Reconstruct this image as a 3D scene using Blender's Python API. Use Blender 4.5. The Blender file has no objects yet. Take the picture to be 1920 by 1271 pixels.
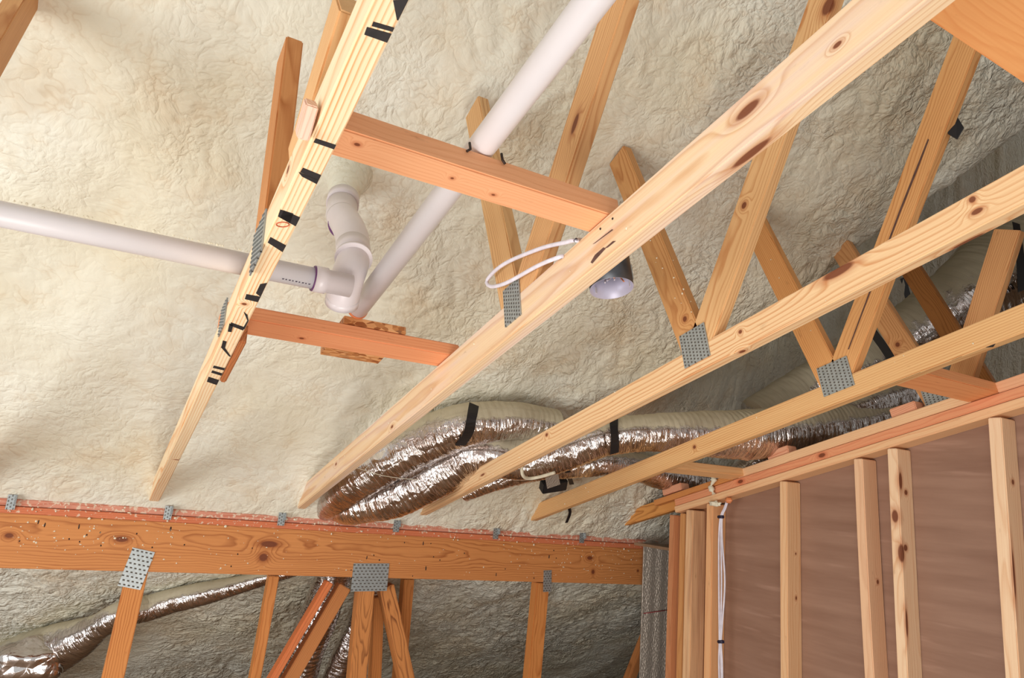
import bpy, bmesh, math, random
import numpy as np
from mathutils import Vector, Matrix

random.seed(7); np.random.seed(7)
SC = bpy.context.scene
COL = SC.collection

# ---------------------------------------------------------------- camera
F = 1306.0; CX, CY = 960.0, 635.5
def _n(v): v = np.array(v, float); return v / np.linalg.norm(v)
def _v(x, y): return _n([x - CX, y - CY, F])
A_ = _v(112, 1313); B_ = _v(3350, 1110); B_ = _n(B_ - A_ * (A_ @ B_))
N_ = _n(np.cross(A_, B_)); N_ = -N_ if N_[1] > 0 else N_
U_ = _v(1439, -5364); U_ = _n(U_ - B_ * (U_ @ B_))
H_ = _n(np.cross(U_, B_)); H_ = -H_ if H_[2] < 0 else H_
M_ = np.array([B_, H_, U_])          # image axes (right, down, forward) -> room axes (x, y, z up)
cam_d = bpy.data.cameras.new('camera'); cam = bpy.data.objects.new('camera', cam_d); COL.objects.link(cam)
cam_d.sensor_width = 36; cam_d.lens = F / 1920 * 36; cam_d.clip_start = 0.02; cam_d.clip_end = 200
R_, D_, W_ = M_[:, 0], M_[:, 1], M_[:, 2]
cam.matrix_world = Matrix(((R_[0], -D_[0], -W_[0], 0), (R_[1], -D_[1], -W_[1], 0), (R_[2], -D_[2], -W_[2], 0), (0, 0, 0, 1)))
SC.camera = cam

# ---------------------------------------------------------------- light and exposure
SC.view_settings.view_transform = 'Standard'; SC.view_settings.look = 'None'
SC.view_settings.exposure = 0.0; SC.view_settings.gamma = 1.0
try: SC.view_settings.use_curve_mapping = False
except Exception: pass
world = bpy.data.worlds.new('daylight'); SC.world = world; world.use_nodes = True
world.node_tree.nodes['Background'].inputs[0].default_value = (1.0, 0.975, 0.94, 1)
world.node_tree.nodes['Background'].inputs[1].default_value = 0.58
def area(name, loc, aim, size, power, col):
    l = bpy.data.lights.new(name, 'AREA'); l.shape = 'RECTANGLE'; l.size, l.size_y = size; l.energy = power; l.color = col
    o = bpy.data.objects.new(name, l); COL.objects.link(o); o.location = loc
    o.rotation_euler = (Vector(aim) - Vector(loc)).to_track_quat('-Z', 'Y').to_euler(); return o
area('window_daylight', (-3.0, 0.4, -0.85), (1.2, 2.0, 0.5), (2.4, 1.8), 100, (0.98, 0.99, 1.0))
area('floor_bounce_fill', (0.2, 0.3, -1.25), (0.9, 1.9, 0.9), (1.2, 1.2), 33, (1.0, 0.965, 0.92))  # added fill lamp, stands in for daylight bounced up off the floor

# ---------------------------------------------------------------- room helpers
NC = 0.717                                   # distance from lens to the sloping ceiling plane (bottoms of the chords)
Aw = M_ @ A_; Nw = M_ @ N_; Xw = np.array([1.0, 0, 0])
def ray(px, py): return M_ @ _v(px, py)
def pt(x, a, off=0.0): return Xw * x + Aw * a + Nw * (NC + off)
def on_x(px, py, x): r = ray(px, py); return r * (x / r[0])
def on_y(px, py, y): r = ray(px, py); return r * (y / r[1])
def on_c(px, py, off=0.0): r = ray(px, py); return r * ((NC + off) / (r @ Nw))
def a_of(p): return float(np.array(p) @ Aw)

def s2l(c): return tuple((x / 12.92 if x <= 0.04045 else ((x + 0.055) / 1.055) ** 2.4) for x in c)
def rgb(r, g, b): return s2l((r / 255, g / 255, b / 255)) + (1,)

# ---------------------------------------------------------------- materials
class NT:
    def __init__(s, name):
        s.m = bpy.data.materials.new(name); s.m.use_nodes = True; s.t = s.m.node_tree
        s.bsdf = s.t.nodes['Principled BSDF']; s.out = s.t.nodes['Material Output']
    def n(s, kind, **kw):
        nd = s.t.nodes.new(kind)
        for k, v in kw.items():
            if k.startswith('i_'):
                key = k[2:]; key = int(key) if key.isdigit() else key.replace('_', ' ')
                if hasattr(v, 'is_output') or isinstance(v, bpy.types.NodeSocket): s.t.links.new(v, nd.inputs[key])
                else: nd.inputs[key].default_value = v
            else: setattr(nd, k, v)
        return nd
    def math(s, op, a, b=None, c=None):
        nd = s.t.nodes.new('ShaderNodeMath'); nd.operation = op
        for i, v in enumerate((a, b, c)):
            if v is None: continue
            if isinstance(v, bpy.types.NodeSocket): s.t.links.new(v, nd.inputs[i])
            else: nd.inputs[i].default_value = v
        return nd.outputs[0]
    def vmath(s, op, a, b=None):
        nd = s.t.nodes.new('ShaderNodeVectorMath'); nd.operation = op
        for i, v in enumerate((a, b)):
            if v is None: continue
            if isinstance(v, bpy.types.NodeSocket): s.t.links.new(v, nd.inputs[i])
            else: nd.inputs[i].default_value = v
        return nd
    def mix(s, f, a, b, mode='MIX'):
        nd = s.t.nodes.new('ShaderNodeMix'); nd.data_type = 'RGBA'; nd.blend_type = mode
        for i, v in ((0, f), (6, a), (7, b)):
            if isinstance(v, bpy.types.NodeSocket): s.t.links.new(v, nd.inputs[i])
            else: nd.inputs[i].default_value = v
        return nd.outputs[2]
    def noise(s, vec, scale, detail=2.0, rough=0.5, dist=0.0, ntype=None):
        nd = s.t.nodes.new('ShaderNodeTexNoise'); s.t.links.new(vec, nd.inputs['Vector'])
        if ntype: nd.noise_type = ntype
        nd.inputs['Scale'].default_value = scale; nd.inputs['Detail'].default_value = detail
        nd.inputs['Roughness'].default_value = rough; nd.inputs['Distortion'].default_value = dist
        return nd.outputs[0]
    def ramp(s, f, stops):
        nd = s.t.nodes.new('ShaderNodeValToRGB'); s.t.links.new(f, nd.inputs[0]); e = nd.color_ramp.elements
        while len(e) < len(stops): e.new(0.5)
        for el, (p, c) in zip(e, stops): el.position = p; el.color = c if len(c) == 4 else c + (1,)
        return nd.outputs[0]
    def rng(s, v, a, b, c, d):
        nd = s.t.nodes.new('ShaderNodeMapRange'); s.t.links.new(v, nd.inputs[0])
        for i, q in enumerate((a, b, c, d)): nd.inputs[1 + i].default_value = q
        return nd.outputs[0]
    def bump(s, h, strength=0.5, dist=0.01):
        nd = s.t.nodes.new('ShaderNodeBump'); nd.inputs['Strength'].default_value = strength; nd.inputs['Distance'].default_value = dist
        s.t.links.new(h, nd.inputs['Height']); s.t.links.new(nd.outputs[0], s.bsdf.inputs['Normal'])
    def set(s, **kw):
        for k, v in kw.items():
            k = k.replace('_', ' ')
            if isinstance(v, bpy.types.NodeSocket): s.t.links.new(v, s.bsdf.inputs[k])
            else: s.bsdf.inputs[k].default_value = v
        return s

_wc = [0]
def wood(name, light, dark, ring=0.0062, pith=(0.05, 0.045), knots=(), warp=0.02, contrast=1.0, tint=None, specks=0.0):
    """sawn softwood; local X runs along the grain. knots: (x, y, z, length, width)"""
    s = NT(name); _wc[0] += 1; seed = _wc[0] * 3.17
    tc = s.n('ShaderNodeTexCoord').outputs['Object']
    oi = s.n('ShaderNodeObjectInfo').outputs['Random']
    off = s.n('ShaderNodeCombineXYZ', i_0=s.math('MULTIPLY', oi, 9.0), i_1=seed, i_2=0.0).outputs[0]
    P = s.vmath('ADD', tc, off).outputs[0]
    low = s.vmath('MULTIPLY', P, (1.3, 5.0, 5.0)).outputs[0]
    n1 = s.noise(low, 1.6, 3.0, 0.5)
    sep = s.n('ShaderNodeSeparateXYZ', i_0=tc)
    jit = s.math('MULTIPLY', s.math('SUBTRACT', oi, 0.5), 0.05)
    yy = s.math('ADD', s.math('SUBTRACT', sep.outputs[1], pith[0]), jit)
    zz = s.math('SUBTRACT', s.math('SUBTRACT', sep.outputs[2], pith[1]), jit)
    r = s.math('SQRT', s.math('ADD', s.math('MULTIPLY', yy, yy), s.math('MULTIPLY', zz, zz)))
    r = s.math('ADD', r, s.math('MULTIPLY', s.math('SUBTRACT', n1, 0.5), warp * 2))
    r = s.math('ADD', r, s.math('MULTIPLY', sep.outputs[0], 0.006))
    kmask = None; halo = None
    for (kx, ky, kz, kl, kw) in knots:
        kl *= 0.8; kw *= 0.8
        d = s.vmath('SUBTRACT', tc, (kx, ky, kz)).outputs[0]
        d = s.vmath('MULTIPLY', d, (1 / kl, 1 / kw, 1 / kw)).outputs[0]
        d = s.vmath('LENGTH', d).outputs[1]
        g = s.math('POWER', 2.718, s.math('MULTIPLY', s.math('MULTIPLY', d, d), -0.18))
        r = s.math('ADD', r, s.math('MULTIPLY', g, 0.022))
        dn = s.math('ADD', d, s.math('MULTIPLY', s.math('SUBTRACT', n1, 0.5), 0.5))
        k = s.rng(dn, 0.8, 1.1, 1.0, 0.0); h = s.rng(dn, 0.9, 2.2, 0.6, 0.0)
        kmask = k if kmask is None else s.math('MAXIMUM', kmask, k)
        halo = h if halo is None else s.math('MAXIMUM', halo, h)
    t = s.math('FRACT', s.math('DIVIDE', r, ring))
    band = s.ramp(t, [(0.0, (0.03, 0.03, 0.03)), (0.50, (0.10, 0.10, 0.10)), (0.84, (1, 1, 1)), (0.98, (0.03, 0.03, 0.03))])
    fib = s.noise(s.vmath('MULTIPLY', P, (5.0, 300.0, 300.0)).outputs[0], 1.0, 2.0)
    big = s.noise(s.vmath('MULTIPLY', P, (1.0, 14.0, 14.0)).outputs[0], 2.3, 3.0)
    f = s.math('MULTIPLY', band, s.rng(big, 0.3, 0.7, contrast * 0.35, contrast))
    c = s.mix(f, light, dark)
    c = s.mix(s.rng(fib, 0.35, 0.75, 0.0, 0.22), c, dark)
    if tint: c = s.mix(s.rng(big, 0.45, 0.68, 0.0, 0.6), c, tint)
    if halo is not None:
        kd = tuple(x * y for x, y in zip(dark[:3], (0.75, 0.5, 0.4))) + (1,)
        c = s.mix(halo, c, kd)
        c = s.mix(s.math('MULTIPLY', kmask, 0.9), c, (0.17, 0.045, 0.018, 1))
    if specks > 0:
        sp = s.noise(tc, 60.0, 2.0, 0.6); c = s.mix(s.rng(sp, 0.70 - specks * 0.1, 0.76 - specks * 0.1, 0.0, 0.7), c, rgb(226, 214, 190))
    # nicks and grime
    gr = s.noise(s.vmath('MULTIPLY', P, (9.0, 30.0, 30.0)).outputs[0], 1.7, 4.0, 0.6)
    c = s.mix(s.rng(gr, 0.66, 0.8, 0.0, 0.35), c, tuple(x * 0.35 for x in dark[:3]) + (1,))
    s.set(Base_Color=c, Roughness=0.62, Specular_IOR_Level=0.3)
    s.bump(s.math('ADD', fib, s.math('MULTIPLY', band, 0.5)), 0.12, 0.002)
    return s.m

def plain(name, col, rough=0.5, metal=0.0, var=0.1, scale=30, bump=0.0, spec=0.5):
    s = NT(name); tc = s.n('ShaderNodeTexCoord').outputs['Object']; nn = s.noise(tc, scale, 4.0, 0.6)
    dk = tuple(x * (1 - var * 2) for x in col[:3]) + (1,)
    s.set(Base_Color=s.mix(s.rng(nn, 0.35, 0.7, 0, 1), col, dk), Roughness=rough, Metallic=metal, Specular_IOR_Level=spec)
    if bump: s.bump(nn, bump, 0.004)
    return s.m

def foam_material():
    s = NT('spray_foam'); P = s.n('ShaderNodeTexCoord').outputs['Object']
    w = s.n('ShaderNodeTexNoise', i_Scale=4.0, i_Detail=3.0); s.t.links.new(P, w.inputs['Vector'])
    wv = s.vmath('MULTIPLY', s.vmath('SUBTRACT', w.outputs[1], (0.5, 0.5, 0.5)).outputs[0], (0.16, 0.16, 0.16)).outputs[0]
    Q = s.vmath('ADD', P, wv).outputs[0]
    a = s.math('ABSOLUTE', s.math('SUBTRACT', s.noise(Q, 17.0, 2.0, 0.55), 0.5))      # rounded lumps with sharp creases
    b = s.math('ABSOLUTE', s.math('SUBTRACT', s.noise(Q, 44.0, 2.0, 0.5), 0.5))
    big = s.noise(P, 1.5, 3.0, 0.55); mid = s.noise(P, 5.0, 4.0, 0.6)
    sx = s.n('ShaderNodeSeparateXYZ', i_0=P)
    amp = s.math('MULTIPLY', s.rng(s.noise(P, 2.1, 2.0), 0.35, 0.65, 0.35, 1.0), s.math('MAXIMUM', s.rng(sx.outputs[0], 0.3, 2.0, 0.40, 1.35), s.rng(sx.outputs[1], 3.4, 3.8, 0.0, 1.7)))
    h = s.math('MULTIPLY', s.math('ADD', s.math('MULTIPLY', s.math('POWER', a, 0.85), 1.1), s.math('MULTIPLY', s.math('POWER', b, 0.85), 0.4)), amp)
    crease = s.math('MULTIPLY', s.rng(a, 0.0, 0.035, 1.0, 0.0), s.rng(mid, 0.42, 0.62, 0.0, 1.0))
    c = s.mix(s.rng(big, 0.38, 0.66, 0.0, 1.0), rgb(238, 237, 222), rgb(228, 221, 196))
    c = s.mix(s.rng(mid, 0.5, 0.75, 0.0, 0.5), c, rgb(224, 203, 168))
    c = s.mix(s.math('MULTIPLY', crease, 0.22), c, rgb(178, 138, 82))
    s.set(Base_Color=c, Roughness=0.62, Specular_IOR_Level=0.3)
    s.bump(h, 0.8, 0.035)
    return s.m

def foil_material():
    s = NT('insulated_duct_foil'); uv = s.n('ShaderNodeUVMap').outputs[0]; P = s.n('ShaderNodeTexCoord').outputs['Object']
    U2 = s.vmath('ADD', s.vmath('MULTIPLY', uv, (75.0, 5.0, 1.0)).outputs[0], s.vmath('MULTIPLY', P, (6.0, 6.0, 6.0)).outputs[0]).outputs[0]
    cr = s.noise(U2, 1.0, 3.0, 0.6, 0.6)
    vo = s.n('ShaderNodeTexVoronoi', feature='DISTANCE_TO_EDGE', i_Scale=15.0); s.t.links.new(P, vo.inputs['Vector'])
    fine = s.noise(P, 90.0, 2.0, 0.6)
    h = s.math('ADD', s.math('MULTIPLY', cr, 1.0), s.math('ADD', s.math('MULTIPLY', vo.outputs[0], 1.0), s.math('MULTIPLY', fine, 0.06)))
    at = s.n('ShaderNodeAttribute', attribute_name='overspray').outputs['Fac']
    m = s.rng(s.math('ADD', at, s.math('MULTIPLY', s.math('SUBTRACT', s.noise(P, 26.0, 4.0, 0.65), 0.5), 0.7)), 0.42, 0.6, 0.0, 1.0)
    c = s.mix(s.rng(s.noise(P, 8.0, 3.0), 0.35, 0.7, 0, 1), rgb(232, 229, 228), rgb(198, 184, 176))
    c = s.mix(m, c, rgb(192, 182, 156))
    s.set(Base_Color=c, Roughness=s.math('ADD', 0.13, s.math('MULTIPLY', m, 0.5)), Metallic=s.math('SUBTRACT', 1.0, m))
    s.bump(s.math('MULTIPLY', h, s.rng(m, 0.0, 1.0, 1.0, 0.2)), 0.8, 0.012)
    return s.m

def sheathing_material():
    s = NT('brown_sheathing'); P = s.n('ShaderNodeTexCoord').outputs['Object']
    st = s.noise(s.vmath('MULTIPLY', P, (1.0, 1.2, 14.0)).outputs[0], 1.6, 4.0, 0.55)
    sk = s.noise(s.vmath('ADD', s.vmath('MULTIPLY', P, (1.0, 3.0, 30.0)).outputs[0], s.n('ShaderNodeCombineXYZ').outputs[0]).outputs[0], 1.0, 3.0)
    c = s.mix(s.rng(st, 0.3, 0.7, 0, 1), rgb(160, 126, 106), rgb(140, 106, 87))
    c = s.mix(s.rng(sk, 0.62, 0.8, 0.0, 0.4), c, rgb(196, 160, 140))
    s.set(Base_Color=c, Roughness=0.4); s.bump(st, 0.05, 0.01); return s.m

def osb_material():
    s = NT('oriented_strand_board'); P = s.n('ShaderNodeTexCoord').outputs['Object']
    v = s.n('ShaderNodeTexVoronoi', i_Scale=1.0); s.t.links.new(s.vmath('MULTIPLY', P, (45.0, 130.0, 80.0)).outputs[0], v.inputs['Vector'])
    g = s.n('ShaderNodeSeparateColor', i_0=v.outputs['Color'])
    c = s.ramp(g.outputs[0], [(0.0, rgb(150, 84, 40)), (0.45, rgb(205, 140, 84)), (0.8, rgb(228, 170, 116)), (1.0, rgb(116, 58, 28))])
    s.set(Base_Color=c, Roughness=0.6); s.bump(g.outputs[1], 0.3, 0.003); return s.m

def bubble_material():
    s = NT('grey_bubble_foil'); P = s.n('ShaderNodeTexCoord').outputs['Object']
    v = s.n('ShaderNodeTexVoronoi', i_Scale=1.0); s.t.links.new(s.vmath('MULTIPLY', P, (170.0, 2.0, 60.0)).outputs[0], v.inputs['Vector'])
    s.set(Base_Color=rgb(176, 164, 150), Metallic=0.4, Roughness=0.42); s.bump(v.outputs[0], 0.9, 0.003); return s.m

PALE = (rgb(243, 222, 184), rgb(222, 165, 100))
MID = (rgb(230, 186, 136), rgb(194, 130, 76))
AMB = (rgb(222, 168, 114), rgb(178, 112, 62))
PINK = (rgb(233, 176, 132), rgb(208, 128, 84))
RED = (rgb(222, 134, 86), rgb(186, 92, 52))
BEAM = (rgb(214, 144, 84), rgb(152, 82, 38))
M = {}
M['mid'] = wood('pine_mid', *MID); M['amber'] = wood('pine_amber', *AMB, pith=(0.02, 0.07))
M['pink'] = wood('fir_pink', *PINK, ring=0.004, warp=0.012, contrast=0.5)
M['red'] = wood('fir_red', *RED, ring=0.004, warp=0.012, contrast=0.5)
M['stud'] = wood('stud_fir', rgb(240, 204, 164), rgb(214, 150, 98), ring=0.012, warp=0.02, contrast=0.55, tint=rgb(212, 148, 96))
M['studface'] = M['stud']
M['foam'] = foam_material(); M['foil'] = foil_material()
M['sheath'] = sheathing_material(); M['osb'] = osb_material(); M['bubble'] = bubble_material()
M['pvc'] = plain('white_pvc', rgb(236, 233, 236), 0.32, 0, 0.02, 8)
M['pvc2'] = plain('pvc_fitting', rgb(228, 220, 222), 0.3, 0, 0.03, 9)
M['purple'] = plain('purple_primer', rgb(112, 62, 120), 0.5)
M['steel'] = plain('galvanized_steel', rgb(176, 182, 182), 0.42, 0.55, 0.12, 60)
M['slot'] = plain('tooth_slot_shadow', rgb(92, 84, 74), 0.7, 0.2)
M['black'] = plain('black_strap', rgb(26, 24, 26), 0.6, 0, 0.1, 50)
M['paint'] = plain('black_spray_paint', rgb(44, 40, 40), 0.7, 0, 0.2, 60)
M['stain'] = plain('dark_bruise', rgb(104, 72, 62), 0.7, 0, 0.2, 60)
M['redpen'] = plain('red_crayon', rgb(206, 96, 56), 0.7)
M['cable'] = plain('white_cable', rgb(234, 228, 238), 0.4)
M['crumb'] = plain('foam_crumb', rgb(238, 230, 204), 0.6, 0, 0.08, 40, 0.4)
M['can'] = plain('lamp_can_inside', rgb(216, 214, 236), 0.35, 0.1, 0.03)
M['canout'] = plain('lamp_can_outside', rgb(96, 100, 106), 0.4, 0.7, 0.1)
M['orange'] = plain('orange_wire_sealant', rgb(240, 150, 96), 0.5)
M['tie'] = plain('blue_black_tie', rgb(44, 40, 66), 0.5)
M['nail'] = plain('nail_dark', rgb(60, 46, 40), 0.5, 0.5)
M['ink'] = plain('pipe_print', rgb(92, 84, 100), 0.5)
M['floor'] = plain('subfloor_board', rgb(150, 120, 92), 0.7, 0, 0.15, 5)

# ---------------------------------------------------------------- object helpers
def tag(o, label=None, cat=None, group=None, kind=None):
    if label: o['label'] = label
    if cat: o['category'] = cat
    if group: o['group'] = group
    if kind: o['kind'] = kind
    return o
WM = {}                                      # room-space matrix of every mesh, so that parts can carry sub-parts
def link(name, me, mats, parent=None, mat=Matrix.Identity(4)):
    o = bpy.data.objects.new(name, me); COL.objects.link(o)
    for m in (mats if isinstance(mats, (list, tuple)) else [mats]): me.materials.append(m)
    if parent is not None:
        o.parent = parent
        pw = WM[parent.name] if parent.name in WM else Matrix.Translation(parent.location)
        o.matrix_basis = pw.inverted() @ mat
    else: o.matrix_basis = mat
    WM[o.name] = mat.copy()
    return o
def empty(name, loc, label, cat, group=None):
    o = bpy.data.objects.new(name, None); COL.objects.link(o); o.location = Vector(loc); o.empty_display_size = 0.05
    return tag(o, label, cat, group)
def frame(p0, p1, side=(1, 0, 0)):
    p0 = np.array(p0, float); p1 = np.array(p1, float)
    x = _n(p1 - p0); y = np.array(side, float); y = _n(y - x * (x @ y)); z = np.cross(x, y)
    return x, y, z, p0, float(np.linalg.norm(p1 - p0))
def mat_of(fr):
    x, y, z, p0, L = fr
    return Matrix(((x[0], y[0], z[0], p0[0]), (x[1], y[1], z[1], p0[1]), (x[2], y[2], z[2], p0[2]), (0, 0, 0, 1)))
def to_local(fr, p):
    x, y, z, p0, L = fr; d = np.array(p) - p0; return (float(d @ x), float(d @ y), float(d @ z))
def lumber(name, p0, p1, w, h, mat, parent=None, side=(1, 0, 0), bevel=0.003, cut0=0.0, cut1=0.0, wave=0.0, seg=1):
    """a sawn board from p0 to p1 (centre line); w across 'side', h the other way; cut = end shear"""
    fr = frame(p0, p1, side); L = fr[4]; bm = bmesh.new(); rings = []
    for i in range(seg + 1):
        t = i / seg; wv = wave * math.sin(t * 7.0 + L * 5) * (0.3 + 0.7 * t)
        ring = []
        for sy, sz in ((-1, -1), (1, -1), (1, 1), (-1, 1)):
            cx = t * L + (cut0 * sz if i == 0 else 0) + (cut1 * sz if i == seg else 0)
            ring.append(bm.verts.new((cx, sy * w / 2 + wv, sz * h / 2)))
        rings.append(ring)
    for a, b in zip(rings, rings[1:]):
        for k in range(4): bm.faces.new((a[k], a[(k + 1) % 4], b[(k + 1) % 4], b[k]))
    bm.faces.new(rings[0][::-1]); bm.faces.new(rings[-1])
    bmesh.ops.recalc_face_normals(bm, faces=bm.faces)
    if bevel:
        ed = [e for e in bm.edges if len(e.link_faces) == 2 and e.calc_face_angle(0) > 0.5]
        bmesh.ops.bevel(bm, geom=ed, offset=bevel, segments=2, affect='EDGES')
    me = bpy.data.meshes.new(name); bm.to_mesh(me); bm.free()
    o = link(name, me, mat, parent, mat_of(fr)); return o, fr
def tube_mesh(path, rad, seg=24, closed_ends=True, hollow=0.0):
    """path: list of points; rad: number or list"""
    P = [np.array(p, float) for p in path]; n = len(P)
    R = [rad] * n if not hasattr(rad, '__len__') else list(rad)
    bm = bmesh.new(); T = [_n(P[min(i + 1, n - 1)] - P[max(i - 1, 0)]) for i in range(n)]
    ref = np.array([0, 0, 1.0]) if abs(T[0][2]) < 0.9 else np.array([1.0, 0, 0])
    u = _n(np.cross(T[0], ref)); rings = []
    for i in range(n):
        u = _n(u - T[i] * (u @ T[i])); v = np.cross(T[i], u)
        rings.append([bm.verts.new(P[i] + R[i] * (math.cos(q) * u + math.sin(q) * v)) for q in (2 * math.pi * k / seg for k in range(seg))])
    for a, b in zip(rings, rings[1:]):
        for k in range(seg): bm.faces.new((a[k], a[(k + 1) % seg], b[(k + 1) % seg], b[k])).smooth = True
    if closed_ends:
        bm.faces.new(rings[0][::-1]); bm.faces.new(rings[-1])
    bmesh.ops.recalc_face_normals(bm, faces=bm.faces)
    return bm
def tube(name, path, rad, mat, parent=None, seg=24, closed=True):
    bm = tube_mesh(path, rad, seg, closed); me = bpy.data.meshes.new(name); bm.to_mesh(me); bm.free()
    o = link(name, me, mat, parent)
    if closed:
        for p in me.polygons:
            if len(p.vertices) > 4: p.use_smooth = False
    return o
def catmull(pts, step=0.01):
    P = [np.array(p, float) for p in pts]; P = [2 * P[0] - P[1]] + P + [2 * P[-1] - P[-2]]; out = []
    for i in range(1, len(P) - 2):
        a, b, c, d = P[i - 1:i + 3]; k = max(2, int(np.linalg.norm(c - b) / step))
        for j in range(k):
            t = j / k; out.append(0.5 * ((2 * b) + (c - a) * t + (2 * a - 5 * b + 4 * c - d) * t * t + (3 * b - a - 3 * c + d) * t ** 3))
    out.append(P[-2]); return out
def decal(name, quad, normal, mat, parent=None, thick=0.0006, proud=0.0004):
    """a paint mark / thin plate: polygon (world points) raised from its surface"""
    nn = _n(normal); bm = bmesh.new()
    a = [bm.verts.new(np.array(q) + nn * proud) for q in quad]; b = [bm.verts.new(np.array(q) + nn * (proud + thick)) for q in quad]
    k = len(quad); bm.faces.new(a); bm.faces.new(b[::-1])
    for i in range(k): bm.faces.new((a[i], b[i], b[(i + 1) % k], a[(i + 1) % k]))
    bmesh.ops.recalc_face_normals(bm, faces=bm.faces)
    me = bpy.data.meshes.new(name); bm.to_mesh(me); bm.free(); return link(name, me, mat, parent)
def nail_plate(name, o, e1, e2, l1, l2, parent, rows=8, cols=10, thick=0.0015):
    """punched steel connector plate: centre o, unit edges e1 (length l1), e2 (length l2), rows of punched teeth slots"""
    e1 = _n(e1); e2 = _n(e2 - e1 * (e1 @ e2)); nn = np.cross(e1, e2)
    fr = (e1, e2, nn, np.array(o, float), 1.0); bm = bmesh.new()
    def box(cx, cy, sx, sy, z0, z1, mi):
        vs = [bm.verts.new((cx + a * sx / 2, cy + b * sy / 2, z)) for z in (z0, z1) for a, b in ((-1, -1), (1, -1), (1, 1), (-1, 1))]
        for f in ((0, 3, 2, 1), (4, 5, 6, 7), (0, 1, 5, 4), (1, 2, 6, 5), (2, 3, 7, 6), (3, 0, 4, 7)):
            bm.faces.new([vs[q] for q in f]).material_index = mi
    box(0, 0, l1, l2, -thick, thick, 0)
    for i in range(rows):
        for j in range(cols):
            cx = -l1 / 2 + (i + 0.5) * l1 / rows; cy = -l2 / 2 + (j + 0.5 + (0.25 if i % 2 else -0.25)) * l2 / cols
            box(cx, cy, l1 / rows * 0.34, l2 / cols * 0.5, -thick * 1.15, thick * 1.15, 1)
            box(cx + l1 / rows * 0.22, cy, l1 / rows * 0.12, l2 / cols * 0.5, -thick * 1.9, thick * 1.9, 0)
    me = bpy.data.meshes.new(name); bm.to_mesh(me); bm.free()
    return link(name, me, [M['steel'], M['slot']], parent, mat_of(fr))
def blob(name, c, r, mat, parent=None, sub=2, jit=0.25):
    bm = bmesh.new(); bmesh.ops.create_icosphere(bm, subdivisions=sub, radius=1.0)
    rr = np.array(r if hasattr(r, '__len__') else (r, r, r)); ph = random.random() * 9
    for v in bm.verts:
        d = 1 + jit * math.sin(v.co.x * 4 + ph) * math.cos(v.co.y * 5 + ph * 2) + jit * 0.6 * math.sin(v.co.z * 7 + ph)
        v.co = Vector((v.co.x * rr[0] * d + c[0], v.co.y * rr[1] * d + c[1], v.co.z * rr[2] * d + c[2]))
    for f in bm.faces: f.smooth = True
    me = bpy.data.meshes.new(name); bm.to_mesh(me); bm.free(); return link(name, me, mat, parent)

# ---------------------------------------------------------------- noise for the foam
def _hash(ix, iy, s):
    h = (ix * 374761393 + iy * 668265263 + s * 974634777) & 0x7fffffff
    h = ((h ^ (h >> 13)) * 1274126177) & 0x7fffffff; h = h ^ (h >> 16)
    return (h & 0xffff) / 65535.0
def gnoise(x, y, s=0):
    x = np.asarray(x, float); y = np.asarray(y, float)
    ix = np.floor(x).astype(np.int64); iy = np.floor(y).astype(np.int64); fx = x - ix; fy = y - iy
    u = fx * fx * fx * (fx * (fx * 6 - 15) + 10); w = fy * fy * fy * (fy * (fy * 6 - 15) + 10)
    def g(a, b, dx, dy): t = _hash(a, b, s) * 2 * np.pi; return np.cos(t) * dx + np.sin(t) * dy
    return ((g(ix, iy, fx, fy) * (1 - u) + g(ix + 1, iy, fx - 1, fy) * u) * (1 - w) + (g(ix, iy + 1, fx, fy - 1) * (1 - u) + g(ix + 1, iy + 1, fx - 1, fy - 1) * u) * w)
def sstep(x, a, b): t = np.clip((x - a) / (b - a), 0, 1); return t * t * (3 - 2 * t)
def foam_base(x, y):
    x = np.asarray(x, float); y = np.asarray(y, float)
    z1 = 1.17 - 0.9 * (y - 1.85); q = np.clip(y - 3.0, 0, 0.3)
    z1 = z1 - 0.0138 * x - q * q * 0.35 - np.clip(y - 3.3, 0, 0.13) * 0.2 + np.clip(y - 3.43, 0, 9) * 0.27
    z2 = 0.495 + 0.96 * (x - 2.2) - 0.3 * (y - 2.6)
    lift = np.maximum(z2 - z1, 0); lift = np.sqrt(lift * lift + 0.01) - 0.1 + 0 * lift
    lift = np.maximum(lift, 0) * (1 - sstep(y, 2.6, 3.0))
    big = 0.05 * gnoise(x * 1.7, y * 1.9, 3) + 0.03 * gnoise(x * 4, y * 3.4, 5)
    edge = sstep(y, 3.1, 3.3) * (1 - sstep(y, 3.42, 3.7))
    return z1 + lift + big * (1 - 0.9 * edge)
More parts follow.
